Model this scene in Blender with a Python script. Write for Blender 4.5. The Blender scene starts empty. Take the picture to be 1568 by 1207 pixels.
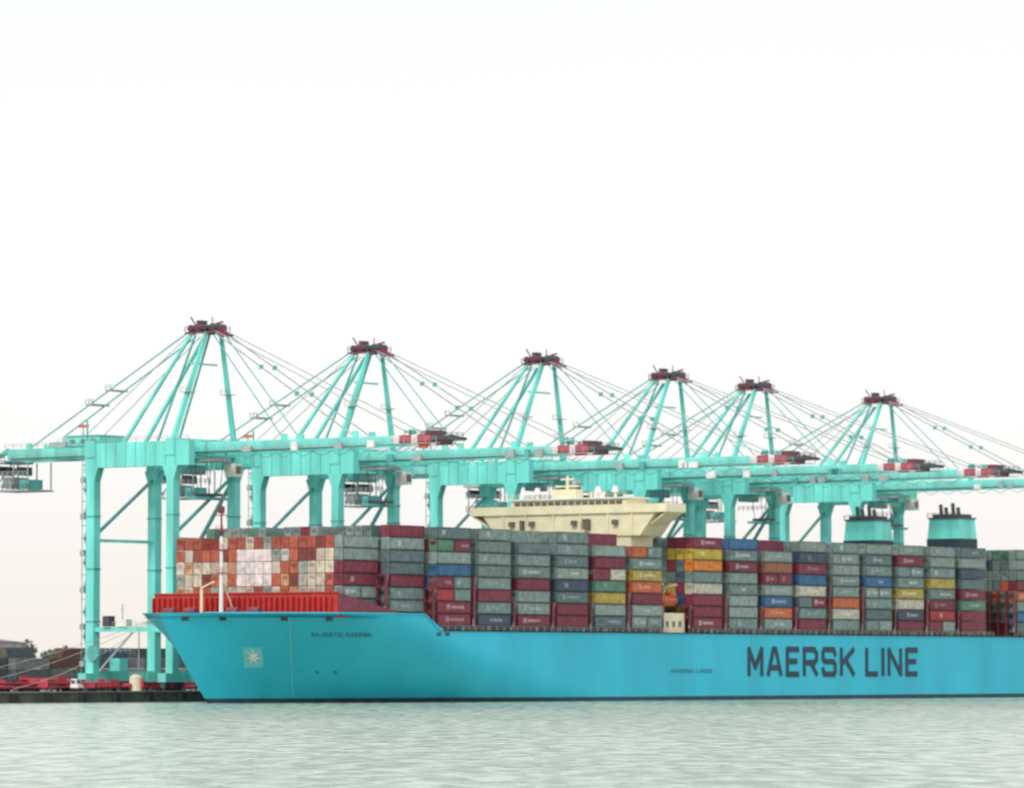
import bpy, math, random
from mathutils import Vector, Matrix
random.seed(7)
scene = bpy.context.scene

def lin(r,g,b):
    def f(c):
        c/=255.0
        return c/12.92 if c<=0.04045 else ((c+0.055)/1.055)**2.4
    return (f(r),f(g),f(b),1.0)

# ---------------------------------------------------------------- materials
MATS={}
def mat(name,col,rough=0.5,var=0.12,scale=0.25,metal=0.0,streak=False):
    if name in MATS: return MATS[name]
    m=bpy.data.materials.new(name); m.use_nodes=True
    nt=m.node_tree; b=nt.nodes['Principled BSDF']
    b.inputs['Roughness'].default_value=rough; b.inputs['Metallic'].default_value=metal
    tc=nt.nodes.new('ShaderNodeTexCoord')
    mp=nt.nodes.new('ShaderNodeMapping')
    mp.inputs['Scale'].default_value=(1,1,0.25) if streak else (1,1,1)
    n=nt.nodes.new('ShaderNodeTexNoise'); n.inputs['Scale'].default_value=scale; n.inputs['Detail'].default_value=6
    nt.links.new(tc.outputs['Object'],mp.inputs[0]); nt.links.new(mp.outputs[0],n.inputs['Vector'])
    mr=nt.nodes.new('ShaderNodeMapRange'); mr.inputs[1].default_value=0.3; mr.inputs[2].default_value=0.7
    mr.inputs[3].default_value=1-var; mr.inputs[4].default_value=1+var
    nt.links.new(n.outputs[0],mr.inputs[0])
    mx=nt.nodes.new('ShaderNodeMix'); mx.data_type='RGBA'; mx.blend_type='MULTIPLY'; mx.inputs[0].default_value=1
    mx.inputs[6].default_value=col
    nt.links.new(mr.outputs[0],mx.inputs[7]); nt.links.new(mx.outputs[2],b.inputs['Base Color'])
    MATS[name]=m; return m

def attr_mat(name):
    m=bpy.data.materials.new(name); m.use_nodes=True
    nt=m.node_tree; b=nt.nodes['Principled BSDF']; b.inputs['Roughness'].default_value=0.6
    at=nt.nodes.new('ShaderNodeAttribute'); at.attribute_name='Col'
    tc=nt.nodes.new('ShaderNodeTexCoord')
    n=nt.nodes.new('ShaderNodeTexNoise'); n.inputs['Scale'].default_value=0.9; n.inputs['Detail'].default_value=5
    nt.links.new(tc.outputs['Object'],n.inputs['Vector'])
    mr=nt.nodes.new('ShaderNodeMapRange'); mr.inputs[1].default_value=0.3; mr.inputs[2].default_value=0.7
    mr.inputs[3].default_value=0.68; mr.inputs[4].default_value=1.25
    nt.links.new(n.outputs[0],mr.inputs[0])
    mx=nt.nodes.new('ShaderNodeMix'); mx.data_type='RGBA'; mx.blend_type='MULTIPLY'; mx.inputs[0].default_value=1
    nt.links.new(at.outputs['Color'],mx.inputs[6]); nt.links.new(mr.outputs[0],mx.inputs[7])
    nt.links.new(mx.outputs[2],b.inputs['Base Color'])
    w=nt.nodes.new('ShaderNodeTexWave'); w.bands_direction='DIAGONAL'; w.inputs['Scale'].default_value=0.9
    mp=nt.nodes.new('ShaderNodeMapping'); mp.inputs['Scale'].default_value=(1,1,0)
    nt.links.new(tc.outputs['Object'],mp.inputs[0]); nt.links.new(mp.outputs[0],w.inputs['Vector'])
    bp=nt.nodes.new('ShaderNodeBump'); bp.inputs['Strength'].default_value=0.35; bp.inputs['Distance'].default_value=0.08
    nt.links.new(w.outputs['Fac'],bp.inputs['Height']); nt.links.new(bp.outputs[0],b.inputs['Normal'])
    return m

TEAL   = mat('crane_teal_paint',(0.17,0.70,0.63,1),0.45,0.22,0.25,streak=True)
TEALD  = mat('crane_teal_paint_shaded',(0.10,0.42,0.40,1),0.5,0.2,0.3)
STEEL  = mat('galvanised_steel',(0.34,0.40,0.40,1),0.5,0.2,0.6)
DARK   = mat('dark_steel',(0.07,0.075,0.085,1),0.6,0.3,0.6)
RED    = mat('signal_red_paint',(0.45,0.05,0.08,1),0.5,0.2,0.6)
MAROON = mat('maroon_paint',(0.20,0.045,0.075,1),0.55,0.25,0.5)
WHITE  = mat('white_paint',(0.78,0.78,0.76,1),0.5,0.1,0.6)
HULL   = mat('hull_blue_paint',(0.025,0.50,0.68,1),0.45,0.12,0.07,streak=True)
BOOT   = mat('boot_topping',(0.02,0.05,0.07,1),0.6,0.2,0.3)
DECKR  = mat('deck_red_paint',(0.48,0.04,0.035,1),0.5,0.2,0.4)
DECKM  = mat('deck_brown_paint',(0.12,0.05,0.05,1),0.7,0.2,0.4)
CREAM  = mat('cream_paint',(0.82,0.74,0.52,1),0.5,0.1,0.3)
GLASS  = mat('window_glass',(0.14,0.12,0.10,1),0.15,0.3,1.0)
NAVY   = mat('navy_lettering',(0.012,0.04,0.08,1),0.5,0.1,0.5)
FAINT  = mat('faded_lettering',(0.03,0.22,0.32,1),0.5,0.1,0.5)
PALE   = mat('pale_lettering',(0.16,0.62,0.68,1),0.5,0.1,0.5)
ORANGE = mat('lifeboat_orange',(0.55,0.12,0.04,1),0.4,0.1,0.5)
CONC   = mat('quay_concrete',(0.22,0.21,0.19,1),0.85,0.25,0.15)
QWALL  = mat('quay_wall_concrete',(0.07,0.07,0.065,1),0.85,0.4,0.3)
RUBBER = mat('black_rubber',(0.025,0.025,0.025,1),0.8,0.2,1)
ROPE   = mat('mooring_rope_fibre',(0.35,0.33,0.27,1),0.9,0.1,1)
CONT   = attr_mat('container_paint')

# ---------------------------------------------------------------- mesh builder
class MB:
    def __init__(s): s.v=[];s.f=[];s.m=[];s.ml=[];s.c=[]
    def mi(s,m):
        if m not in s.ml: s.ml.append(m)
        return s.ml.index(m)
    def quad(s,pts,m,col=(1,1,1,1)):
        n=len(s.v); s.v+= [tuple(p) for p in pts]; s.f.append(tuple(range(n,n+len(pts)))); s.m.append(s.mi(m)); s.c.append(col)
    def hexa(s,p,m,col=(1,1,1,1)):
        n=len(s.v); s.v+=[tuple(q) for q in p]
        for f in ((0,3,2,1),(4,5,6,7),(0,1,5,4),(1,2,6,5),(2,3,7,6),(3,0,4,7)):
            s.f.append(tuple(n+i for i in f)); s.m.append(s.mi(m)); s.c.append(col)
    def box(s,x0,x1,y0,y1,z0,z1,m,col=(1,1,1,1)):
        s.hexa([(x0,y0,z0),(x1,y0,z0),(x1,y1,z0),(x0,y1,z0),(x0,y0,z1),(x1,y0,z1),(x1,y1,z1),(x0,y1,z1)],m,col)
    def beam(s,p,q,w,h,m,w2=None,h2=None):
        p=Vector(p);q=Vector(q);d=(q-p).normalized()
        up=Vector((0,0,1)) if abs(d.z)<0.95 else Vector((0,1,0))
        a=d.cross(up).normalized(); b=a.cross(d).normalized()
        w2=w if w2 is None else w2; h2=h if h2 is None else h2
        P=[]
        for c,ww,hh in ((p,w,h),(q,w2,h2)):
            for i,j in ((-1,-1),(1,-1),(1,1),(-1,1)):
                P.append(c+a*(i*ww/2)+b*(j*hh/2))
        s.hexa(P,m)
    def cyl(s,p,q,r,m,n=10,r2=None):
        p=Vector(p);q=Vector(q);d=(q-p).normalized(); r2=r if r2 is None else r2
        up=Vector((0,0,1)) if abs(d.z)<0.95 else Vector((0,1,0))
        a=d.cross(up).normalized(); b=a.cross(d).normalized(); k=len(s.v)
        for c,rr in ((p,r),(q,r2)):
            for i in range(n):
                t=2*math.pi*i/n; s.v.append(tuple(c+a*math.cos(t)*rr+b*math.sin(t)*rr))
        for i in range(n):
            j=(i+1)%n; s.f.append((k+i,k+j,k+n+j,k+n+i)); s.m.append(s.mi(m)); s.c.append((1,1,1,1))
        s.f.append(tuple(k+i for i in range(n))); s.f.append(tuple(k+n+i for i in reversed(range(n))))
        s.m+=[s.mi(m)]*2; s.c+=[(1,1,1,1)]*2
    def rail(s,p,q,m,step=3.0,h=1.1,t=0.09):
        p=Vector(p);q=Vector(q);L=(q-p).length;n=max(1,int(L/step))
        for i in range(n+1):
            c=p.lerp(q,i/n); s.beam(c,c+Vector((0,0,h)),t,t,m)
        for k in (0.55,1.0): s.beam(p+Vector((0,0,h*k)),q+Vector((0,0,h*k)),t,t,m)
    def obj(s,name,parent=None,col=False,smooth=False):
        me=bpy.data.meshes.new(name); me.from_pydata(s.v,[],s.f)
        for m in s.ml: me.materials.append(m)
        me.polygons.foreach_set('material_index',s.m)
        if col:
            ca=me.color_attributes.new(name='Col',type='FLOAT_COLOR',domain='CORNER')
            buf=[]
            for f,c in zip(s.f,s.c): buf+=list(c)*len(f)
            ca.data.foreach_set('color',buf)
        if smooth: me.polygons.foreach_set('use_smooth',[True]*len(s.f))
        me.update()
        o=bpy.data.objects.new(name,me); scene.collection.objects.link(o)
        if parent: o.parent=parent
        return o
def empty(name,loc,rz):
    e=bpy.data.objects.new(name,None); scene.collection.objects.link(e)
    e.location=loc; e.rotation_euler=(0,0,rz); e.empty_display_size=2; return e

BX,BY=-74.9,1002.0
ANG=math.atan2(-0.6,0.8)
def world(b,s,z=0): return (BX+0.8*b+0.6*s, BY-0.6*b+0.8*s, z)

# ================================================================ SHIP
ship=empty('container_ship',(BX,BY,0),ANG)
LEN=398.0
def ztop(s):
    if s<53: return 19.3
    if s<60: 
        t=(s-53)/7; t=t*t*(3-2*t); return 19.3-3.6*t
    return 15.7
def lerp(a,b,t): return a+(b-a)*t
def prof(z):
    f=min(max(z/19.3,0),1)
    s0=15.5*(1-f)**1.15
    s1=lerp(115,46,f**0.9); p=lerp(1.75,2.4,f)
    return s0,s1,p
def hb(s,z):
    s0,s1,p=prof(z)
    t=min(max((s-s0)/(s1-s0),0),1)
    h=29.5*(1-(1-t)**p)
    if s>330:
        k=(s-330)/68; f=min(max(z/15.7,0),1)
        h*=1-(0.06+0.5*(1-f)**2)*k*k
    return h
svals=[0,0.15,0.5,1,1.8,2.8,4,5.5,7.5,10,13,16,20,24,28,33,38,43,48,51,53,54,55,56,57,58,59,60,62,66,72,80,90,100,112,125,150,180,220,260,300,330,350,365,380,390,398]
nz=18
def grid(side):
    rows=[]
    for s_ in svals:
        col=[]
        zt=ztop(s_)
        zz=[-3,0,1.0]+[1.0+(zt-1.0)*(j/nz) for j in range(1,nz+1)]
        for z in zz:
            s0=prof(z)[0]
            s=s0+s_*(LEN-s0)/LEN
            col.append((side*hb(s,z),s,z))
        rows.append(col)
    return rows
mb=MB()
for side in (1,-1):
    g=grid(side); n0=len(mb.v); R=len(g[0])
    for c in g: mb.v+=c
    for i in range(len(g)-1):
        for j in range(R-1):
            a=n0+i*R+j; f=(a,a+R,a+R+1,a+1)
            if side<0: f=f[::-1]
            mb.f.append(f); mb.m.append(mb.mi(BOOT if j<2 else HULL)); mb.c.append((1,1,1,1))
    if side==1: st=[n0+(len(g)-1)*R+j for j in range(R)]
    else: st2=[n0+(len(g)-1)*R+j for j in range(R)]
for j in range(len(st)-1):
    mb.f.append((st[j],st2[j],st2[j+1],st[j+1])); mb.m.append(mb.mi(HULL)); mb.c.append((1,1,1,1))
hull=mb.obj('hull',ship,smooth=True)
# deck
mb=MB()
for i in range(len(svals)-1):
    a,b_=svals[i],svals[i+1]
    za,zb=ztop(a)-0.9,ztop(b_)-0.9
    ha,hb_=max(hb(a,19.3)-0.25,0.0),max(hb(b_,19.3)-0.25,0.0)
    mb.quad([(-ha,a,za),(ha,a,za),(hb_,b_,zb),(-hb_,b_,zb)],DECKM)
mb.obj('deck',ship)

def decal(mb,s0,s1,z0,z1,m,n=8,off=0.06,side=1):
    for i in range(n):
        a=lerp(s0,s1,i/n); b_=lerp(s0,s1,(i+1)/n); k=max(1,int((z1-z0)/1.0))
        for j in range(k):
            za=lerp(z0,z1,j/k); zb=lerp(z0,z1,(j+1)/k)
            mb.quad([(side*(hb(a,za)+off),a,za),(side*(hb(b_,za)+off),b_,za),(side*(hb(b_,zb)+off),b_,zb),(side*(hb(a,zb)+off),a,zb)],m)
# girth coordinate for marks painted upright on the flared bow (vertical section planes of the bow)
def bow(u,z,off=0.08):
    lo,hi=prof(z)[0],120.0
    for _ in range(40):
        mid=(lo+hi)/2
        if 0.8*hb(mid,z)+0.6*mid<u: lo=mid
        else: hi=mid
    h=hb(lo,z)
    return (h+off*0.8,lo-off*0.6,z)
def bow_patch(mb,u0,u1,z0,z1,m,off=0.08,n=4):
    k=max(1,int((z1-z0)/0.6))
    for i in range(n):
        a=lerp(u0,u1,i/n); b_=lerp(u0,u1,(i+1)/n)
        for j in range(k):
            za=lerp(z0,z1,j/k); zb=lerp(z0,z1,(j+1)/k)
            mb.quad([bow(a,za,off),bow(b_,za,off),bow(b_,zb,off),bow(a,zb,off)],m)

GL={'M':[((0,0),(0,1)),((0,1),(.5,.28)),((.5,.28),(1,1)),((1,1),(1,0))],
'A':[((0,0),(.40,1)),((.40,1),(.60,1)),((.60,1),(1,0)),((.17,.26),(.83,.26))],
'E':[((0,0),(0,1)),((0,1),(1,1)),((0,.52),(.85,.52)),((0,0),(1,0))],
'R':[((0,0),(0,1)),((0,1),(.8,1)),((.8,1),(1,.85)),((1,.85),(1,.6)),((1,.6),(.8,.47)),((.8,.47),(0,.47)),((.5,.47),(1,0))],
'S':[((1,.80),(.9,1)),((.9,1),(.1,1)),((.1,1),(0,.88)),((0,.88),(0,.64)),((0,.64),(.12,.52)),((.12,.52),(.88,.50)),((.88,.50),(1,.38)),((1,.38),(1,.12)),((1,.12),(.9,0)),((.9,0),(.1,0)),((.1,0),(0,.20))],
'K':[((0,0),(0,1)),((0,.4),(1,1)),((.35,.58),(1,0))],
'L':[((0,1),(0,0)),((0,0),(1,0))],'I':[((0,0),(0,1))],
'N':[((0,0),(0,1)),((0,1),(1,0)),((1,0),(1,1))],
'J':[((1,1),(1,.15)),((1,.15),(.8,0)),((.8,0),(.2,0)),((.2,0),(0,.2))],
'T':[((0,1),(1,1)),((.5,1),(.5,0))],'C':[((1,.8),(.85,1)),((.85,1),(.15,1)),((.15,1),(0,.85)),((0,.85),(0,.15)),((0,.15),(.15,0)),((.15,0),(.85,0)),((.85,0),(1,.2))]}
def letters(txt,s_start,z0,H,W,gap,th,m,name,fn=None):
    mb=MB(); s=s_start; k=0
    if fn is None: fn=lambda x,z,off:(hb(x,z)+off,x,z)
    for ch in txt:
        if ch==' ': s+=W*0.6; continue
        w=0.0 if ch=='I' else (W*0.85 if ch in 'EL' else W)
        for (p,q) in GL[ch]:
            P=Vector((s+th/2+p[0]*w, z0+th/2+p[1]*(H-th))); Q=Vector((s+th/2+q[0]*w, z0+th/2+q[1]*(H-th)))
            d=(Q-P).normalized(); n=Vector((-d.y,d.x))*th/2; P=P-d*th*0.35; Q=Q+d*th*0.35
            off=0.06+0.01*(k%6); k+=1
            mb.quad([fn(t.x,t.y,off) for t in (P-n,Q-n,Q+n,P+n)],m)
        s+=w+th+gap
    return mb.obj(name,ship)
letters('MAERSK LINE',179.4,5.4,7.4,5.45,1.45,1.4,NAVY,'hull_side_lettering')
letters('MAERSK LINES',147.5,6.4,1.0,1.0,0.4,0.25,FAINT,'hull_small_lettering')
letters('MAJESTIC MAERSK',31.8,14.2,0.95,0.55,0.2,0.2,FAINT,'bow_name_lettering',fn=bow)
mb=MB(); bow_patch(mb,17.2,21.3,7.6,12.0,PALE,n=8); mb.obj('bow_emblem_panel',ship)
mb=MB()
for i in range(7):
    a=math.pi*2*i/7+math.pi/2; cs,cz=19.25,9.9
    pts=[bow(cs+rr*math.cos(a+da),cz+rr*math.sin(a+da),0.25) for (rr,da) in ((0.6,-0.45),(1.9,0),(0.6,0.45))]
    pts.append(bow(cs,cz,0.25)); mb.quad(pts,WHITE)
mb.obj('bow_emblem_star',ship)
mb=MB(); bow_patch(mb,27.2,27.4,1.1,18.4,PALE,n=1); mb.obj('hull_marks',ship)
mb=MB()
for u in (4.5,12.5,25.5,35.0): bow_patch(mb,u,u+1.5,17.6,18.5,DARK,off=0.1,n=2)
bow_patch(mb,32.3,33.0,6.3,6.9,FAINT,n=1); bow_patch(mb,36.2,36.9,6.3,6.9,FAINT,n=1)
for s in range(58,64,3): decal(mb,s,s+1.6,14.6,15.4,DARK,n=1,off=0.08)
mb.obj('fairleads',ship)
mb=MB()
for i in range(len(svals)-1):
    a,b_=svals[i],svals[i+1]
    if a<5: continue
    for sd in (1,-1):
        mb.beam((sd*(hb(a,19.3)+0.02),a,ztop(a)+0.05),(sd*(hb(b_,19.3)+0.02),b_,ztop(b_)+0.05),0.35,0.25,BOOT if a>=60 else HULL)
mb.obj('sheer_rail',ship)
# breakwater
mb=MB()
for i in range(34):
    x0=-26+52*i/34; x1=-26+52*(i+1)/34
    mb.box(x0,x1-0.02,27.9,28.2,18.4,23.7,DECKR)
    mb.box(x0,x0+0.25,27.0,27.9,18.4,22.9,DECKR)
mb.box(-26,26,27.5,28.5,23.7,24.0,DECKR)
for sd in (1,-1):
    mb.hexa([(sd*26,28.2,18.4),(sd*26.3,28.2,18.4),(sd*28.6,46,18.4),(sd*28.3,46,18.4),
             (sd*26,28.2,23.7),(sd*26.3,28.2,23.7),(sd*28.6,46,19.5),(sd*28.3,46,19.5)],MAROON)
mb.obj('breakwater',ship)
mb=MB()
mb.cyl((0,20,18.4),(0,20,36),0.5,WHITE,10,0.35); mb.cyl((0,20,36),(0,20,44.5),0.25,MAROON,8,0.15)
for z in (28,33,37,40.5): 
    mb.box(-1.0,1.0,19.3,20.7,z,z+0.2,MAROON); mb.rail((-1.0,19.3,z+.2),(1.0,19.3,z+.2),RED,1.2)
mb.beam((0,20.6,26),(0,25,18.4),0.25,0.25,CREAM)
mb.box(-0.5,0.5,19.5,20.5,41,42.5,DARK)
mb.obj('foremast',ship)
mb=MB()
for b_ in (-12,-6,6,12):
    mb.cyl((b_-1.5,17,19.7),(b_+1.5,17,19.7),0.9,MAROON,12); mb.box(b_-2,b_+2,15.8,18.2,18.4,19.2,DECKM)
mb.cyl((-9,24,18.4),(-9,24,25),0.35,CREAM); mb.beam((-9,24,25),(-3,21,26.2),0.35,0.35,CREAM)
mb.obj('windlasses',ship)

# funnels
mb=MB()
mb.box(-20,20,294.5,305.5,14.8,38.6,CREAM)
for c in (-13,13):
    mb.box(c-5,c+5,295.5,304.5,38.6,41.4,BOOT)
    mb.hexa([(c-4.9,295.6,41.4),(c+4.9,295.6,41.4),(c+4.9,304.4,41.4),(c-4.9,304.4,41.4),
             (c-4.5,296.0,46.6),(c+4.5,296.0,46.6),(c+4.5,304.0,46.6),(c-4.5,304.0,46.6)],TEAL)
    mb.box(c-4.8,c+4.8,295.6,304.4,46.6,47.0,DARK)
    mb.box(c-3.9,c+3.9,296.6,303.4,47.0,47.9,DARK)
    mb.rail((c-4.8,295.6,47),(c+4.8,295.6,47),DARK,1.6,1.1,0.12)
    for dx,h in ((-2.6,2.6),(-1.0,1.8),(1.1,2.9),(2.7,1.7)):
        mb.cyl((c+dx,299,47.8),(c+dx,298.6,47.9+h),0.5,DARK,10)
mb.obj('twin_funnels',ship)

# accommodation and bridge
mb=MB()
mb.box(-18,18,147.5,156.5,14.8,40.0,CREAM)
mb.hexa([(-21,147,38.8),(21,147,38.8),(21,156,38.8),(-21,156,38.8),(-25.5,147,44.2),(25.5,147,44.2),(25.5,156,44.2),(-25.5,156,44.2)],CREAM)
mb.box(-29.0,29.0,146.4,154.5,44.2,45.2,CREAM)
mb.box(-29.0,29.0,146.4,146.6,45.2,46.2,CREAM)
mb.box(-29.0,-28.8,146.6,154.5,45.2,46.2,CREAM); mb.box(28.8,29.0,146.6,154.5,45.2,46.2,CREAM)
mb.box(-17,17,147.2,155.5,45.2,47.6,CREAM)
mb.box(-17.6,17.6,146.7,156,47.6,48.0,WHITE)
for i in range(16):
    x=-15.9+i*2.0; mb.box(x,x+1.6,147.05,147.18,46.3,47.2,GLASS)
for x in (-17,-11,1.5,13.5):
    mb.box(x,x+1.3,146.0,147.1,41.4,42.6,GLASS)
for x in (-19,-12.3,-4,4,12,19):
    mb.box(x-0.15,x+0.15,146.5,147.0,39.0,44.2,CREAM)
mb.box(5.0,6.8,145.9,147.1,40.4,42.9,GLASS); mb.box(-13.6,-12.7,145.9,147.1,40.4,42.9,GLASS)
for sd in (1,-1):
    xs=sorted((sd*24,sd*24.4)); xt=sorted((sd*28.2,sd*28.8))
    mb.hexa([(xs[0],147,41.5),(xs[1],147,41.5),(xs[1],154,41.5),(xs[0],154,41.5),(xt[0],147,44.2),(xt[1],147,44.2),(xt[1],154,44.2),(xt[0],154,44.2)],CREAM)
mb.obj('bridge_house',ship)
mb=MB()
mb.cyl((-3,151,48),(-3,151,53.5),0.5,CREAM,8,0.3)
mb.beam((-6.5,151,51),(0.5,151,51),0.4,0.4,CREAM); mb.beam((-5,151,52.7),(-1,151,52.7),0.35,0.4,WHITE)
mb.box(-6.5,0.5,149.5,152.5,48,50.2,CREAM)
for x in (-12,6,11): 
    mb.cyl((x,151,48),(x,151,49.4),0.3,CREAM,8); mb.cyl((x,151,49.4),(x,151,50.8),0.9,WHITE,12,0.5)
mb.rail((-17,147,48),(17,147,48),CREAM,2.5)
mb.obj('radar_mast',ship)
mb=MB()
for sd in (1,-1):
    x=sd*25.5
    for (a,b_,r1,r2) in ((147.6,149.2,0.5,1.3),(149.2,154,1.3,1.3),(154,155.8,1.3,0.4)):
        mb.cyl((x,a,23.4),(x,b_,23.4),r1,ORANGE,12,r2)
    mb.box(x-1,x+1,152,154,24.5,25.4,ORANGE)
    for s in (148.6,154.2):
        mb.beam((x-sd*3,s,20.5),(x-sd*2.4,s,26.5),0.4,0.4,CREAM); mb.beam((x-sd*2.4,s,26.5),(x+sd*1,s,27.2),0.4,0.4,CREAM)
    mb.box(min(x-sd*7.5,x+sd*2),max(x-sd*7.5,x+sd*2),147.5,156,15.0,20.5,CREAM)
    for k in range(3): mb.box(x+sd*2.02-0.02,x+sd*2.02+0.02,148.3+k*2.6,149.4+k*2.6,17.2,18.6,GLASS)
    mb.box(x-2,x+2,147.3,147.48,17,19,DECKM); mb.rail((x-2,147.3,20.5),(x+2,147.3,20.5),STEEL,1)
mb.obj('lifeboats',ship)

bays=[(32.5,19,6,20.0),(45.6,21,7,19.8)]
s=59.2
for i in range(6): bays.append((s+i*14.75,23,8,16.9))
for i in range(9): bays.append((157.8+i*15.1,23,8,16.9))
for i in range(6): bays.append((306.5+i*14.8,23,8 if i<4 else 7,16.9))
mb=MB()
mb.box(-24,24,32,58.5,18.3,19.7,DECKM)
for a,b_ in ((60,146.5),(157,294),(306,394)):
    mb.box(-26.5,26.5,a,b_,14.8,16.7,DECKM)
    k=int((b_-a)/3.0)
    for i in range(k):
        for sd in (1,-1):
            mb.box(sd*28.2-0.25,sd*28.2+0.25,a+i*3.0,a+i*3.0+0.45,14.8,16.85,MAROON if i%3 else STEEL)
    for sd in (1,-1): mb.rail((sd*29.2,a,15.7),(sd*29.2,b_,15.7),STEEL,2.5,1.1,0.1)
mb.obj('hatch_coamings',ship)
mb=MB()
for i,(s,rows,t,base) in enumerate(bays):
    if i<1: continue
    hbw=rows*1.25
    y=s-1.35
    hz=base+2.72*random.choice([2,3,3,4])
    for k in range(int(rows)+1):
        x=-hbw+k*2.5
        mb.box(x-0.16,x+0.16,y-0.35,y+0.35,base-2,hz,MAROON if i%2 else DECKM)
    z=base+2.72
    while z<=hz+0.1:
        mb.box(-hbw-0.2,hbw+0.2,y-0.6,y+0.6,z-0.2,z,MAROON); z+=2.72
    for sd in (1,-1):
        mb.beam((sd*hbw,y-0.4,base),(sd*hbw,y+0.6,hz),0.2,0.2,STEEL)
mb.obj('lashing_bridges',ship)

# ================================================================ CONTAINERS
cargo=empty('shipping_container_stack',(BX,BY,0),ANG)
PAL=[(lin(116,138,136),22),(lin(134,152,148),17),(lin(95,116,120),11),(lin(126,50,70),17),(lin(58,104,145),4),(lin(190,100,62),5),
     (lin(176,156,78),7),(lin(196,192,176),5),(lin(88,130,112),4),(lin(70,84,104),4),(lin(165,58,60),5)]
PALU=[(lin(116,138,136),36),(lin(134,152,148),24),(lin(95,116,120),13),(lin(126,50,70),11),(lin(88,130,112),4),(lin(70,84,104),3),(lin(156,100,78),4)]
def pick(p=PAL):
    r=random.uniform(0,sum(w for _,w in p))
    for c,w in p:
        r-=w
        if r<=0: return c
    return p[0][0]
FRONT=[(lin(206,194,176),30),(lin(182,100,78),22),(lin(158,84,70),10),(lin(198,150,116),8),(lin(150,158,150),16),(lin(186,180,170),12),(lin(130,66,66),6)]
T=2.72
def darker(c,k): return (c[0]*k,c[1]*k,c[2]*k,1)
for bi,(s,rows,tiers,base) in enumerate(bays):
    mb=MB()
    tcol=[max(tiers-(1 if random.random()<0.10 else 0),1) for _ in range(rows)]
    if bi==0: tcol=[5 if r in (3,4) else 6 for r in range(rows)]
    if bi==7: tcol=[7 if r>rows-9 else 8 for r in range(rows)]
    if bi==16: tcol=[tiers]*rows
    if bi==8: tcol[-1]=8
    elif bi>2 and random.random()<0.3: tcol[-1]=tiers-1
    for r in range(rows):
        x0=-rows*1.25+r*2.5+0.04; x1=x0+2.42
        for t in range(tcol[r]):
            plain=False
            z0=base+t*T; z1=z0+T-0.13
            outer = r in (0,rows-1)
            split = outer and random.random()<0.10
            if bi==0:
                c=pick(FRONT)
                if 7<=r<=10 and 2<=t<=4: c=lin(222,212,210); plain=True
                elif t==5 and random.random()<.5: c=lin(165,84,70)
                if r==rows-1: c=pick(PALU)
            elif bi==1: c=pick(PALU)
            elif bi==8 and r>rows-4 and t in (6,7): c=lin(126,50,70) if t==7 else lin(196,170,70)
            elif bi==8 and r==rows-1 and t==5: c=lin(205,120,50)
            elif bi==9 and t==7: c=lin(60,105,150)
            elif bi==10 and t==7: c=lin(120,45,72)
            elif t==0 and bi>1 and random.random()<.35: c=lin(126,50,66)
            else: c=pick(PALU if t>4 else PAL)
            segs=[(s,s+5.98),(s+6.2,s+12.19)] if split else [(s,s+12.19)]
            k0=random.uniform(.88,1.1); c=darker(c,k0)
            for (a,b_) in segs:
                if split: c=pick()
                mb.box(x0,x1,a,b_,z0,z1,CONT,c)
                if outer:
                    sd=1 if r==rows-1 else -1; xf=x1 if sd>0 else x0; cd=darker(c,0.5)
                    xa,xb=(xf,xf+0.04) if sd>0 else (xf-0.04,xf)
                    mb.box(xa,xb,a,a+0.24,z0,z1,CONT,cd); mb.box(xa,xb,b_-0.24,b_,z0,z1,CONT,cd)
                    mb.box(xa,xb,a+0.24,b_-0.24,z0,z0+0.24,CONT,cd); mb.box(xa,xb,a+0.24,b_-0.24,z1-0.16,z1,CONT,cd)
                    if random.random()<0.6:
                        q=random.uniform(.12,.3)
                        lc=(min(1,c[0]*0.8+q),min(1,c[1]*0.8+q),min(1,c[2]*0.8+q),1)
                        m0=(a+b_)/2+random.uniform(-1,1)*(b_-a)*.08; wd=(b_-a)*random.uniform(.08,.2)
                        if random.random()<.8: mb.quad([(xf+sd*.05,m0-wd-1.3,z0+.8),(xf+sd*.05,m0-wd,z0+.8),(xf+sd*.05,m0-wd,z1-.65),(xf+sd*.05,m0-wd-1.3,z1-.65)],CONT,lc)
                        if random.random()<.7: mb.quad([(xf+sd*.05,m0-wd+.4,z0+1.0),(xf+sd*.05,m0+wd+.8,z0+1.0),(xf+sd*.05,m0+wd+.8,z1-.95),(xf+sd*.05,m0-wd+.4,z1-.95)],CONT,lc)
            if bi<3 or r>rows-8:
                cd=darker(c,0.9 if plain else 0.55)
                mb.box(x0,x0+0.14,s-0.05,s,z0,z1,CONT,cd); mb.box(x1-0.14,x1,s-0.05,s,z0,z1,CONT,cd)
                if plain: pass
                elif random.random()<0.4: mb.box(x0+0.5,x1-0.5,s-0.05,s,z0+1.3,z1-0.4,CONT,darker(c,0.6))
                else:
                    for xr in (0.7,1.05,1.4,1.75): mb.box(x0+xr-.03,x0+xr+.03,s-0.06,s,z0+.1,z1-.1,CONT,darker(c,0.8))
    mb.obj('bay_%02d'%bi,cargo,col=True)

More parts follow.
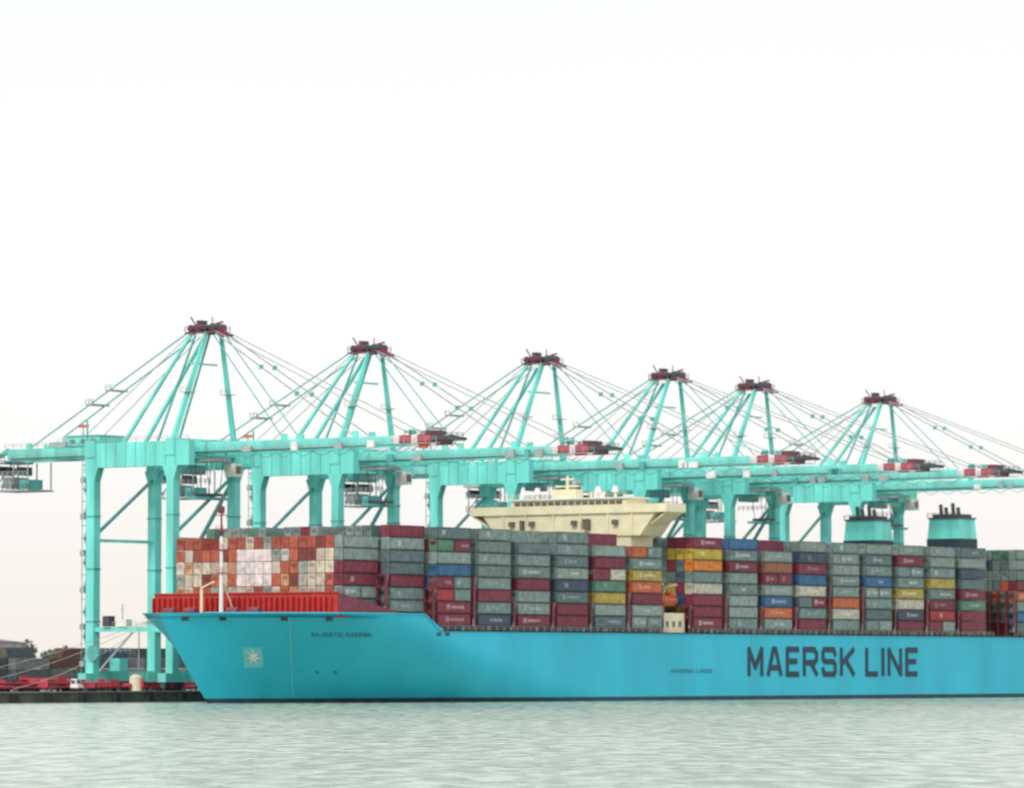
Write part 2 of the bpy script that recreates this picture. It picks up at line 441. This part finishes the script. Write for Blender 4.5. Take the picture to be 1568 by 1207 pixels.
# ================================================================ CRANES
GZ=2.2
def crane(sc,tip,apz,name='gantry_crane'):
    w=world(0,sc); e=empty(name,(w[0],w[1],0),ANG)
    HS=10.6; WB=-36.0; LB=-60.0; G0=55.6; G1=58.6
    mb=MB()
    for b_,wd in ((WB,2.1),(LB,2.3)):
        for sg in (-1,1):
            y=sg*HS
            mb.box(b_-wd/2,b_+wd/2,y-1.1,y+1.1,6.4,G0-0.3,TEAL)
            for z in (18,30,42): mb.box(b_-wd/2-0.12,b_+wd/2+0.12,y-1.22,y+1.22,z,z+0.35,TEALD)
            mb.hexa([(b_-wd/2-.01,y-1.0,50),(b_+wd/2+.01,y-1.0,50),(b_+wd/2+.01,y+1.0,50),(b_-wd/2-.01,y+1.0,50),
                     (b_-2.2,y-1.15,G0-2.4),(b_+2.2,y-1.15,G0-2.4),(b_+2.2,y+1.15,G0-2.4),(b_-2.2,y+1.15,G0-2.4)],TEAL)
        mb.box(b_-1.0,b_+1.0,-HS+1.1,HS-1.1,4.6,6.9,TEAL)
        mb.box(b_-1.25,b_+1.25,-HS-1.3,HS+1.3,G0,G1+0.8,TEAL)
        mb.beam((b_,-HS+1.1,36.7),(b_,HS-1.1,36.7),0.6,0.7,TEAL)
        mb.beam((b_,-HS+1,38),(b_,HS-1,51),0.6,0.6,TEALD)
        for sg in (-1,1):
            mb.box(b_-1.2,b_+1.2,sg*HS-3.6,sg*HS+3.6,4.4,6.4,TEAL)
            for k in range(4):
                y=sg*HS-3.3+k*1.8
                mb.box(b_-0.7,b_+0.7,y,y+1.5,3.1,4.4,RED if k%2 else DARK)
                mb.cyl((b_-0.35,y+0.75,GZ+0.5),(b_+0.35,y+0.75,GZ+0.5),0.48,DARK,12)
    for sg in (-1,1):
        y=sg*HS
        mb.box(LB+1.1,WB-1.0,y-0.5,y+0.5,15.8,16.9,TEAL)
        mb.rail((LB+1,y-0.5,16.9),(WB-1,y-0.5,16.9),STEEL,3)
        mb.box(LB-1.8,WB+5.5,y-1.0,y+1.0,G0-2.4,G0+3.2,TEAL)
        mb.rail((LB-1.8,y-1.0,G0+3.2),(WB+5.5,y-1.0,G0+3.2),STEEL,3)
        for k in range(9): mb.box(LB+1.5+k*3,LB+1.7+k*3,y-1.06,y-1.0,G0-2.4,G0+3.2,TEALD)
        if sg>0: mb.beam((LB+1,y,19),(WB-1,y,G0-6),0.7,0.7,TEALD)
    mb.obj('portal_frame',e)
    mb=MB()
    for g in (-3.4,3.4):
        mb.box(-93,WB+4,g-0.6,g+0.6,G0+0.2,G1,TEAL)
        mb.hexa([(WB+4.3,g-0.55,G0+.3),(tip-15,g-0.55,G0+.8),(tip-15,g+0.55,G0+.8),(WB+4.3,g+0.55,G0+.3),
                 (WB+4.3,g-0.55,G1),(tip-15,g-0.55,G1-0.1),(tip-15,g+0.55,G1-0.1),(WB+4.3,g+0.55,G1)],TEAL)
        yy=g+(1.5 if g>0 else -1.5)
        mb.box(-92,tip-2,min(g,yy),max(g,yy),G0+0.9,G0+1.05,STEEL)
        mb.rail((-92,yy,G0+1.05),(tip-2,yy,G0+1.05),STEEL,3.0,1.2,0.1)
    x=-91
    while x<tip-15:
        mb.box(x,x+0.5,-2.8,2.8,G1-1.0,G1-0.3,TEALD); x+=8.5
    for k in range(10):
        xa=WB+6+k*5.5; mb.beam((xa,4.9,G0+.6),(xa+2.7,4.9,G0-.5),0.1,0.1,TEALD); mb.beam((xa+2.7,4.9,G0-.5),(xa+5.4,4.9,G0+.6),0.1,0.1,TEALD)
    for k in range(5):
        xa=random.uniform(WB+8,tip-18); mb.box(xa,xa+random.uniform(1.2,3),-5.6,-4.9,G0+.4,G0+random.uniform(1.6,2.4),random.choice([WHITE,STEEL,TEALD]))
    mb.obj('girder_and_boom',e)
    mb=MB()
    seg=[(-15,-13,WHITE),(-13,-9.6,RED),(-9.6,-8,WHITE),(-8,-4.4,RED)]
    for g in (-3.4,3.4):
        for a,b_,m in seg: mb.box(tip+a+0.01,tip+b_,g-0.6,g+0.6,G0+.9,G1-0.1,m)
        mb.beam((tip-4.4,g,G0+2.4),(tip+0.6,g*0.6,G0+2.0),0.9,1.3,DARK,0.5,0.5)
        mb.rail((tip-12,g,G1-0.1),(tip-1,g,G1-0.6),DARK,1.5,1.0,0.12)
    mb.box(tip-4.6,tip-4.0,-3.4,3.4,G0+1.2,G1-0.2,DARK); mb.box(tip+0.2,tip+0.8,-2.4,2.4,G0+1.6,G0+2.3,DARK)
    mb.box(tip-7,tip-5,-2.4,2.4,G1,G1+0.9,MAROON)
    mb.obj('boom_tip',e)
    mb=MB(); ax=-35.0
    for sg in (-1,1):
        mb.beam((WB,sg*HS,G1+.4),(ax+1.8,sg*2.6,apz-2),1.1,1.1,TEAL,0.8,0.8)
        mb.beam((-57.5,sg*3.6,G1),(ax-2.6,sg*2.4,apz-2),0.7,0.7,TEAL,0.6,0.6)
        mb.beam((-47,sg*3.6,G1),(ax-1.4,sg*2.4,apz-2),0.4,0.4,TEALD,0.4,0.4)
        p=Vector((WB,sg*HS,G1)).lerp(Vector((ax+1.8,sg*2.6,apz-2)),0.45)
        mb.box(p.x-1.3,p.x+1.3,p.y-1.2,p.y+1.2,p.z,p.z+0.15,STEEL); mb.rail(p+Vector((-1.3,-1.2,.15)),p+Vector((1.3,-1.2,.15)),STEEL,1.3)
    mb.beam((ax-1,-4.5,apz-9),(ax-1,4.5,apz-9),0.4,0.4,TEAL)
    mb.obj('a_frame',e)
    mb=MB()
    mb.box(ax-4.2,ax+4.2,-3.0,3.0,apz-2.1,apz-1.7,MAROON)
    mb.rail((ax-4.2,-3,apz-1.7),(ax+4.2,-3,apz-1.7),DARK,1.2,1.2,0.12); mb.rail((ax-4.2,3,apz-1.7),(ax+4.2,3,apz-1.7),DARK,1.2,1.2,0.12)
    for dx,rr in ((-3.2,.8),(-1.0,.95),(1.2,.7),(3.2,.9)):
        mb.cyl((ax+dx,-2.4,apz-0.8),(ax+dx,2.0,apz-0.8),rr,MAROON if dx<1 else DARK,12)
    mb.box(ax-2.0,ax-0.9,-1.6,1.0,apz+0.2,apz+1.0,DARK); mb.box(ax+4.2,ax+6.4,-1.5,1.5,apz-2.9,apz-2.4,MAROON)
    mb.rail((ax+4.2,-1.5,apz-2.4),(ax+6.4,-1.5,apz-2.4),RED,1,1.1,0.14)
    mb.beam((ax-2.8,-1,apz),(ax-4.2,-1,apz+1.9),0.25,0.25,DARK); mb.beam((ax+.6,1,apz),(ax+.6,1,apz+1.8),0.2,0.2,RED)
    mb.beam((ax-4,0,apz-1),(ax-5.8,0,apz-1.0),0.8,0.6,WHITE); mb.beam((ax+1,0,apz-.2),(ax+4.6,0,apz+.5),0.3,0.4,MAROON)
    mb.box(ax-1,ax+1,-2.9,-2.2,apz-3.0,apz-2.1,WHITE)
    mb.obj('apex_sheaves',e)
    mb=MB()
    L=tip-WB
    for g in (-3.0,3.0):
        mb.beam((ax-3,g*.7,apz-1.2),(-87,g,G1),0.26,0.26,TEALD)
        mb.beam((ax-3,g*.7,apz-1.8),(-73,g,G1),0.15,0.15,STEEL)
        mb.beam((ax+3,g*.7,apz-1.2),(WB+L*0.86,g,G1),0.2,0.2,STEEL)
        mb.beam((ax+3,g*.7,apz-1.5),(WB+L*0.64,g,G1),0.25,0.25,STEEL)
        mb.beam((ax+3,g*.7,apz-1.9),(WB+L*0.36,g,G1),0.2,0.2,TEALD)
        for tt in (0.35,0.6):
            q=Vector((ax+3,g*.7,apz-1.5)).lerp(Vector((WB+L*0.64,g,G1)),tt); mb.box(q.x-.5,q.x+.5,q.y-.2,q.y+.2,q.z-.5,q.z+.5,TEALD)
        for xx in (WB+L*.64,WB+L*.36,WB+L*.86,-87): mb.box(xx-.8,xx+.8,g-.2,g+.2,G1,G1+1.3,TEAL)
    for tt,sx in ((0.62,1.1),(.5,.8)):
        q=Vector((ax-3,0,apz-1.2)).lerp(Vector((-87,0,G1)),tt)
        mb.box(q.x-sx,q.x+sx,-3,3,q.z-.2,q.z+.2,STEEL); mb.rail((q.x-sx,-3,q.z+.2),(q.x+sx,-3,q.z+.2),STEEL,1,1,.12)
    mb.obj('stays',e)
    mb=MB()
    mb.box(-74,-64,-4.2,4.2,G1+.15,G1+2.4,TEAL)
    mb.box(-74.2,-63.8,-4.4,4.4,G1+2.4,G1+2.65,TEALD)
    mb.box(-81,-76,-2.6,2.6,G1+.15,G1+1.4,STEEL); mb.box(-79.5,-78,-1.5,.5,G1+1.4,G1+2.6,WHITE)
    mb.beam((-71,-2,G1+2.6),(-71,-2,G1+6),.2,.2,STEEL); mb.box(-72.3,-69.5,-2.3,-1.7,G1+4.6,G1+5.2,ORANGE)
    for k in range(3): mb.box(-73+k*3.2,-71.6+k*3.2,-4.26,-4.2,G1+.9,G1+1.7,GLASS)
    mb.rail((-93,-4.8,G1+.1),(-62,-4.8,G1+.1),STEEL,2.4)
    mb.box(-98,-93,-5,5,G0-0.2,G0+0.4,STEEL); mb.rail((-98,-5,G0+.4),(-93,-5,G0+.4),DARK,1,1.3,.14)
    mb.beam((-93,-3.4,G1-.3),(-98,-3.0,G0+1),1.0,1.2,TEALD,.5,.5); mb.beam((-93,3.4,G1-.3),(-98,3.0,G0+1),1.0,1.2,TEALD,.5,.5)
    for xx in (-97,-91,-86.5):
        for yy in (-4,4): mb.beam((xx,yy,G0),(xx,yy,G0-6.5),0.25,0.25,STEEL)
    mb.box(-97.5,-86,-4.4,4.4,G0-6.8,G0-6.4,STEEL); mb.rail((-97.5,-4.4,G0-6.4),(-86,-4.4,G0-6.4),DARK,1.5,1.2,.14)
    mb.rail((-97.5,-4.4,G0-3.4),(-86,-4.4,G0-3.4),STEEL,1.5,1.2,.14)
    mb.box(-95.5,-92.6,-3,3,G0-6.0,G0-3.4,STEEL); mb.box(-90,-88.2,-3,3,G0-6.2,G0-4.0,TEALD); mb.box(-92,-90.6,-2,2,G0-3,G0-1,DARK)
    mb.beam((-97,-4.3,G0-6.4),(-91,-4.3,G0-.2),.2,.2,DARK)
    mb.cyl((-97.6,-3,G0-1.8),(-97.6,3,G0-1.8),1.1,DARK,12)
    mb.obj('machinery_house',e)
    mb=MB(); tx=-33+random.uniform(-2,2)
    mb.box(tx-4,tx+4,-3,3,G0-1.3,G0-0.4,STEEL)
    mb.box(tx+2,tx+5,3.2,5.6,G0-4.6,G0-1.6,WHITE); mb.box(tx+5,tx+5.06,3.5,5.3,G0-4.0,G0-2.2,GLASS)
    for dx in (-2.5,2.5):
        for dy in (-2,2): mb.beam((tx+dx,dy,G0-1.3),(tx+dx*.6,dy,G0-8.5),0.12,0.12,DARK)
    mb.box(tx-2,tx+2,-2.4,2.4,G0-9.1,G0-8.5,DARK); mb.box(tx-1.2,tx+1.2,-6,6,G0-9.9,G0-9.3,TEALD)
    mb.box(tx-6,tx-3.5,-3,3,G0-4,G0-2.0,TEALD); mb.rail((tx-6,-3,G0-4),(tx+4,-3,G0-4),STEEL,1.2,1.2,.14); mb.rail((tx-6,-3,G0-6.5),(tx+3,-3,G0-6.5),DARK,1.4,1.2,.12)
    mb.obj('trolley_and_spreader',e)
    mb=MB(); z=6.5; k=0
    x0=LB-1.2; y=-HS-0.2
    while z<G0-3:
        a,b_=((x0-1.3,y),(x0-0.1,y)) if k%2 else ((x0-0.1,y),(x0-1.3,y))
        mb.beam((a[0],a[1],z),(b_[0],b_[1],z+2.7),0.2,0.5,STEEL)
        mb.box(x0-1.6,x0,y-0.7,y+0.9,z+2.7,z+2.8,DARK)
        if k%3==0: mb.box(x0-1.9,x0-.6,y-0.9,y-.2,z+1.4,z+2.7,STEEL)
        z+=2.8; k+=1
    mb.beam((x0-1.5,y-.6,6.4),(x0-1.5,y-.6,G1+3),0.14,0.14,TEALD); mb.beam((x0-.1,y-.6,6.4),(x0-.1,y-.6,G1+5.5),0.3,0.3,TEALD)
    mb.box(LB+4,LB+6,-HS-1.2,-HS+0.8,17,19.4,DARK); mb.box(LB+8,LB+11,-HS-1,-HS+1,17.0,18.6,WHITE)
    mb.beam((LB+2,-HS,6.9),(LB+12,-HS,15.6),0.2,0.5,STEEL); mb.rail((LB+1.5,-HS-.6,11),(LB+12,-HS-.6,11),STEEL,1.5)
    mb.beam((LB+14,-HS,15.8),(LB+14,-HS,7),0.2,0.2,STEEL); mb.beam((LB+9,-HS,16.9),(LB+9,-HS,22),0.2,0.2,STEEL)
    # electrical house and reel on the sill beam, landside
    mb.box(LB+2.5,LB+5.5,-HS+3,-HS+6,6.9,9.8,TEAL); mb.cyl((LB+1.4,-HS-1.6,11),(LB+1.4,-HS-1.2,11),1.8,TEALD,16)
    mb.obj('access_stairs',e)
    return e
for sc,tip,apz in ((56,36.7,85.6),(115,36.4,84.2),(184,45,85.2),(239,46,84.0),(279,45,83.2),(341,42,82.5)):
    crane(sc,tip,apz)

# ================================================================ WATER / QUAY
def water_mat():
    m=bpy.data.materials.new('harbour_water'); m.use_nodes=True; nt=m.node_tree; b=nt.nodes['Principled BSDF']
    tc=nt.nodes.new('ShaderNodeTexCoord')
    def noise(sx,sy,sc,det,dist=0.0):
        mp=nt.nodes.new('ShaderNodeMapping'); mp.inputs['Scale'].default_value=(sx,sy,1)
        n=nt.nodes.new('ShaderNodeTexNoise'); n.inputs['Scale'].default_value=sc; n.inputs['Detail'].default_value=det
        n.inputs['Distortion'].default_value=dist
        nt.links.new(tc.outputs['Object'],mp.inputs[0]); nt.links.new(mp.outputs[0],n.inputs['Vector']); return n
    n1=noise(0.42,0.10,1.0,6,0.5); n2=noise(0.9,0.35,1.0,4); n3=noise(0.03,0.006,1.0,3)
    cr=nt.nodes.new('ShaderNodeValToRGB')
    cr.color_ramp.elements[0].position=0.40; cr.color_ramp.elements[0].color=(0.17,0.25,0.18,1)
    cr.color_ramp.elements[1].position=0.60; cr.color_ramp.elements[1].color=(0.50,0.58,0.46,1)  # turbid water tones, with ripple light and shade also put into the base colour
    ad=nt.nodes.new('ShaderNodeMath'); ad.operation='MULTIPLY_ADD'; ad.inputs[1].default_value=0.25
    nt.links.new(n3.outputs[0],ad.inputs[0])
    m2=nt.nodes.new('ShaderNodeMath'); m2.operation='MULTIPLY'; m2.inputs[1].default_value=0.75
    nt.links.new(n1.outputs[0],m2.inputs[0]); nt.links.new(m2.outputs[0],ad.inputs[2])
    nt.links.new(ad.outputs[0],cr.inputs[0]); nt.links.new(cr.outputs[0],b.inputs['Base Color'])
    b.inputs['Roughness'].default_value=0.2; b.inputs['IOR'].default_value=1.33
    b.inputs['Specular IOR Level'].default_value=0.36
    hsum=nt.nodes.new('ShaderNodeMath'); hsum.operation='MULTIPLY_ADD'; hsum.inputs[1].default_value=0.5
    nt.links.new(n2.outputs[0],hsum.inputs[0]); nt.links.new(n1.outputs[0],hsum.inputs[2])
    bp=nt.nodes.new('ShaderNodeBump'); bp.inputs['Strength'].default_value=0.8; bp.inputs['Distance'].default_value=1.3
    nt.links.new(hsum.outputs[0],bp.inputs['Height']); nt.links.new(bp.outputs[0],b.inputs['Normal'])
    return m
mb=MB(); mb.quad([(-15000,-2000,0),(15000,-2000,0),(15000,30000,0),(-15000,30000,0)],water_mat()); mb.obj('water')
QE=-33.0
mb=MB()
mb.quad([world(QE,-900,GZ),world(QE,20000,GZ),world(-14000,20000,GZ),world(-14000,-900,GZ)][::-1],CONC)
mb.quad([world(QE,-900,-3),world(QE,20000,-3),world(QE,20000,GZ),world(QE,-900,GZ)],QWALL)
mb.obj('ground')
quay=empty('quay_edge',(BX,BY,0),ANG)
mb=MB()
mb.box(QE-0.8,QE+0.15,-400,600,GZ+0.004,GZ+0.3,CONC)
for i in range(-30,50):
    y=i*11.0
    mb.box(QE+0.16,QE+1.0,y,y+1.6,0.1,1.9,RUBBER)
    mb.cyl((QE-1.8,y+4,GZ+.004),(QE-1.8,y+4,GZ+0.9),0.35,DARK,10,0.5)
mb.box(-36.2,-35.8,-300,600,GZ+0.004,GZ+0.08,DARK); mb.box(-60.2,-59.8,-300,600,GZ+0.004,GZ+0.08,DARK)
mb.obj('kerb_fenders_bollards',quay)
mb=MB()
for (p,q) in (((-6,5,18.2),(-34.8,-30,3.1)),((-9,8,18.2),(-34.8,-8,3.1)),((-4,3,18.2),(-34.8,-52,3.1))):
    P=Vector(p);Q=Vector(q);prev=P
    for i in range(1,13):
        t=i/12; c=P.lerp(Q,t)-Vector((0,0,1)) *4*2.2*t*(1-t); mb.beam(prev,c,0.11,0.11,ROPE); prev=c
mb.obj('mooring_ropes',ship)

def trailer(b_,s,rz,m=RED,n=1):
    w=world(b_,s); e=empty('flatbed_trailer',(w[0],w[1],GZ),ANG+rz)
    mb=MB()
    for y in (2.6,3.9,5.2):
        for x in (-1.0,1.0): mb.cyl((x-.2,y,.5),(x+.2,y,.5),0.5,RUBBER,12)
    mb.box(-0.9,-0.7,-4,-3.8,0,0.75,DARK); mb.box(0.7,0.9,-4,-3.8,0,0.75,DARK)
    for q in range(n):
        h=q*0.88
        mb.box(-1.25,1.25,-6.2,6.2,1.05+h,1.35+h,m); mb.box(-0.5,0.5,-6,6,0.75+h,1.04+h,m)
        for y in (-6.2,6.0): mb.box(-1.25,1.25,y,y+0.2,1.36+h,1.9+h,m)
        for k in range(6): mb.box(-1.25,-1.2,-5.5+k*1.9,-5.4+k*1.9,1.36+h,1.8+h,m)
    mb.obj('chassis',e)
def tractor(b_,s,rz,m=RED):
    w=world(b_,s); e=empty('terminal_tractor',(w[0],w[1],GZ),ANG+rz)
    mb=MB()
    mb.box(-1.2,1.2,-2.8,2.8,0.6,1.0,DARK)
    mb.hexa([(-1.2,-2.7,1.0),(0.3,-2.7,1.0),(0.3,-0.8,1.0),(-1.2,-0.8,1.0),(-1.2,-2.3,3.0),(0.3,-2.3,3.0),(0.3,-0.8,3.0),(-1.2,-0.8,3.0)],m)
    mb.box(0.3,1.2,-2.7,-0.9,1.0,1.8,m); mb.box(-1.22,-1.2,-2.1,-1.0,1.9,2.7,GLASS); mb.box(0.3,0.32,-2.1,-1.0,1.9,2.7,GLASS)
    mb.box(-1.0,0.1,-2.55,-2.5,1.9,2.7,GLASS)
    for y in (-1.9,1.9):
        for x in (-1.0,1.0): mb.cyl((x-.2,y,.52),(x+.2,y,.52),0.52,RUBBER,12)
    mb.obj('body',e)
random.seed(3)
for i,(b_,s,rz,n) in enumerate(((-44,2,0.0,2),(-49,6,1.2,1),(-45,18,0.1,2),(-52,20,1.5,3),(-43,32,0,1),(-50,36,1.4,2),(-55,8,0.9,2),(-54,-8,1.5,1),(-41,46,0,2),(-46,60,1.5,2))):
    trailer(b_,s,rz,RED,n)
for (b_,s,rz,m) in ((-47,-4,0.2,RED),(-52,28,1.5,RED),(-42,22,0,WHITE),(-56,44,1,RED),(-66,0,0.3,WHITE)): tractor(b_,s,rz,m)
def stackblock(mb,b_,s,rz,c,n=1):
    M=Matrix.Translation((b_,s,GZ))@Matrix.Rotation(rz,4,'Z'); k0=len(mb.v)
    for k in range(n):
        z=k*2.62; cc=darker(c if k==0 else pick(YP),random.uniform(.85,1.1))
        mb.box(-1.22,1.22,-6.09,6.09,z+0.02,z+2.55,CONT,cc)
        for x in (-1.25,1.22):
            for y in (-6.11,5.91): mb.box(x,x+.03,y,y+.2,z+.02,z+2.58,CONT,darker(cc,.6))
        for j in range(20):
            i=-5.6+j*.57
            mb.box(-1.25,-1.22,i,i+0.2,z+.2,z+2.4,CONT,darker(cc,.8)); mb.box(1.22,1.25,i,i+0.2,z+.2,z+2.4,CONT,darker(cc,.8))
        for x in (-.7,-.2,.2,.7): mb.box(x-.03,x+.03,-6.15,-6.09,z+.1,z+2.5,CONT,darker(cc,.7))
    for i in range(k0,len(mb.v)): mb.v[i]=tuple(M@Vector(mb.v[i]))
YP=[(lin(104,112,114),40),(lin(122,130,130),22),(lin(86,94,100),20),(lin(112,80,74),4),(lin(82,100,122),7),(lin(138,132,122),8)]
yard=empty('shipping_container_stack',(BX,BY,0),ANG)
mb=MB()
for row in range(7):
    for col in range(16):
        hgt=random.choice([2,3,3,4,4]) if row>0 else random.choice([1,2,3])
        if random.random()<.08: continue
        stackblock(mb,-128-row*2.6-(9 if row>3 else 0),60+col*12.6,0,pick(YP),hgt)
for row in range(5):
    for col in range(8):
        stackblock(mb,-104-row*2.6,150+col*12.6,0,pick(YP),random.choice([1,2,3,3]))
mb.obj('yard_block',yard,col=True)
q=empty('shipping_container_stack',(BX,BY,0),ANG); mb=MB()
for (b_,s,rz,c,n) in ((-62,-22,1.35,lin(50,100,165),1),(-60,-9,1.5,lin(50,110,170),1),(-75,-6,1.2,lin(110,100,98),1),(-78,12,1.5,lin(110,104,100),1),(-84,30,1.5,lin(90,110,120),2),(-76,74,0.2,lin(110,96,90),1),(-80,-30,1.3,lin(110,125,130),2),(-88,8,1.4,lin(90,100,105),2)):
    stackblock(mb,b_,s,rz,c,n)
mb.obj('loose_boxes',q,col=True)
w=world(-42,40); e=empty('storage_tank',(w[0],w[1],GZ),0)
mb=MB(); mb.cyl((0,0,0),(0,0,3.4),1.5,CREAM,20); mb.cyl((0,0,3.4),(0,0,4.1),1.5,CREAM,20,0.3); mb.rail((-1.4,-1,3.4),(1.4,-1,3.4),STEEL,1); mb.obj('tank_shell',e)

WALL=mat('warehouse_cladding',(0.20,0.21,0.22,1),0.7,0.25,0.12)
WALL2=mat('warehouse_cladding_light',(0.30,0.31,0.31,1),0.7,0.2,0.12)
ROOF=mat('warehouse_roof',(0.24,0.23,0.23,1),0.7,0.2,0.1)
def shed(x,y,wd,dp,h,rz,m):
    e=empty('warehouse',(x,y,GZ),rz); mb=MB()
    mb.box(-wd/2,wd/2,-dp/2,dp/2,0,h,m)
    n=max(1,int(wd/22))
    for i in range(n):
        a=-wd/2-.3+i*(wd+.6)/n; b_=a+(wd+.6)/n; c=(a+b_)/2
        y0,y1=-dp/2-.4,dp/2+.4; z=h+0.01
        mb.quad([(a,y0,z),(b_,y0,z),(c,y0,z+1.4)],ROOF); mb.quad([(a,y1,z),(b_,y1,z),(c,y1,z+1.4)],ROOF)
        mb.quad([(a,y0,z),(a,y1,z),(c,y1,z+1.4),(c,y0,z+1.4)],ROOF); mb.quad([(b_,y0,z),(b_,y1,z),(c,y1,z+1.4),(c,y0,z+1.4)],ROOF)
    i=-wd/2+2
    while i<wd/2-5:
        mb.box(i,i+3.6,-dp/2-.12,-dp/2,0,4.2,ROOF if random.random()<.5 else DARK); mb.box(i+4.2,i+4.4,-dp/2-.15,-dp/2,0,h,DARK)
        mb.box(i+.4,i+3.4,-dp/2-.1,-dp/2,h-3,h-1.8,GLASS); i+=6
    mb.obj('walls_and_roof',e)
shed(-184,1560,44,40,14.0,0.05,WALL); shed(-262,1500,50,40,11,0.05,WALL2)
LEAF=mat('foliage',(0.09,0.12,0.085,1),0.8,0.6,0.8)
mb=MB(); random.seed(11)
for i in range(30):
    cx=-232+i*3.4+random.uniform(-1,1); cy=1640+random.uniform(-14,14); H=random.uniform(11,17) if 12<i<24 else random.uniform(7,11); R=random.uniform(2.4,4.4)
    if i>24: H*=.55
    mb.cyl((cx,cy,GZ),(cx,cy,GZ+H*.6),0.35,DECKM,6,0.15)
    for k in range(4):
        a=random.uniform(0,6.28); mb.beam((cx,cy,GZ+H*.45),(cx+math.cos(a)*R*.7,cy+math.sin(a)*R*.7,GZ+H*.75),.18,.18,DECKM)
    for k in range(150):
        v=Vector((random.gauss(0,1),random.gauss(0,1),random.gauss(0,1))).normalized()*random.uniform(.45,1.05)
        c=Vector((cx+v.x*R,cy+v.y*R,GZ+H*.66+v.z*H*.34)); a=Vector((random.uniform(-1,1),random.uniform(-1,1),random.uniform(-1,1))).normalized()
        b_=a.orthogonal().normalized(); r=random.uniform(.35,.8)
        mb.quad([c-a*r,c+b_*r,c+a*r,c-b_*r],LEAF)
mb.obj('distant_trees')

# ================================================================ LIGHT / SKY
el=math.radians(42)
sd=bpy.data.lights.new('sun','SUN'); sd.energy=1.5; sd.angle=math.radians(10); sd.color=(1,0.96,0.9)
so=bpy.data.objects.new('sun',sd); scene.collection.objects.link(so)
dirv=Vector((math.sin(math.radians(-25))*math.cos(el),-math.cos(math.radians(-25))*math.cos(el),math.sin(el)))
so.rotation_euler=dirv.to_track_quat('Z','Y').to_euler()
wd=bpy.data.worlds.new('World'); scene.world=wd; wd.use_nodes=True; nt=wd.node_tree
for n in list(nt.nodes): nt.nodes.remove(n)
out=nt.nodes.new('ShaderNodeOutputWorld')
sky=nt.nodes.new('ShaderNodeTexSky'); sky.sky_type='NISHITA'; sky.sun_disc=False; sky.sun_elevation=el
sky.sun_rotation=math.atan2(dirv.x,dirv.y); sky.dust_density=4; sky.air_density=1
b1=nt.nodes.new('ShaderNodeBackground'); b1.inputs[1].default_value=0.05; nt.links.new(sky.outputs[0],b1.inputs[0])
tc=nt.nodes.new('ShaderNodeTexCoord'); sp=nt.nodes.new('ShaderNodeSeparateXYZ'); nt.links.new(tc.outputs['Generated'],sp.inputs[0])
nz_=nt.nodes.new('ShaderNodeTexNoise'); nz_.inputs['Scale'].default_value=6; nt.links.new(tc.outputs['Generated'],nz_.inputs['Vector'])
ma=nt.nodes.new('ShaderNodeMath'); ma.operation='MULTIPLY_ADD'; ma.inputs[1].default_value=0.04; nt.links.new(nz_.outputs[0],ma.inputs[0]); nt.links.new(sp.outputs[2],ma.inputs[2])
cr=nt.nodes.new('ShaderNodeValToRGB'); nt.links.new(ma.outputs[0],cr.inputs[0])
E=cr.color_ramp.elements
E[0].position=0.02; E[0].color=(1.0,0.93,0.86,1); E[1].position=0.16; E[1].color=(0.94,0.945,0.93,1)
k=E.new(0.07); k.color=(1.0,0.985,0.975,1)
b2=nt.nodes.new('ShaderNodeBackground'); b2.inputs[1].default_value=0.91; nt.links.new(cr.outputs[0],b2.inputs[0])
ads=nt.nodes.new('ShaderNodeAddShader'); nt.links.new(b1.outputs[0],ads.inputs[0]); nt.links.new(b2.outputs[0],ads.inputs[1]); nt.links.new(ads.outputs[0],out.inputs[0])

# ================================================================ CAMERA
cd=bpy.data.cameras.new('camera'); cam=bpy.data.objects.new('camera',cd); scene.collection.objects.link(cam)
cam.location=(0,0,7.3); cam.rotation_euler=(math.radians(90)+math.atan(421.5/7200),0,0)
cd.sensor_width=36; cd.lens=36*7200/1568; cd.clip_start=1; cd.clip_end=60000
cd.dof.use_dof=True; cd.dof.focus_distance=420; cd.dof.aperture_fstop=0.5
scene.camera=cam
scene.view_settings.view_transform='Standard'; scene.view_settings.look='None'; scene.view_settings.exposure=0
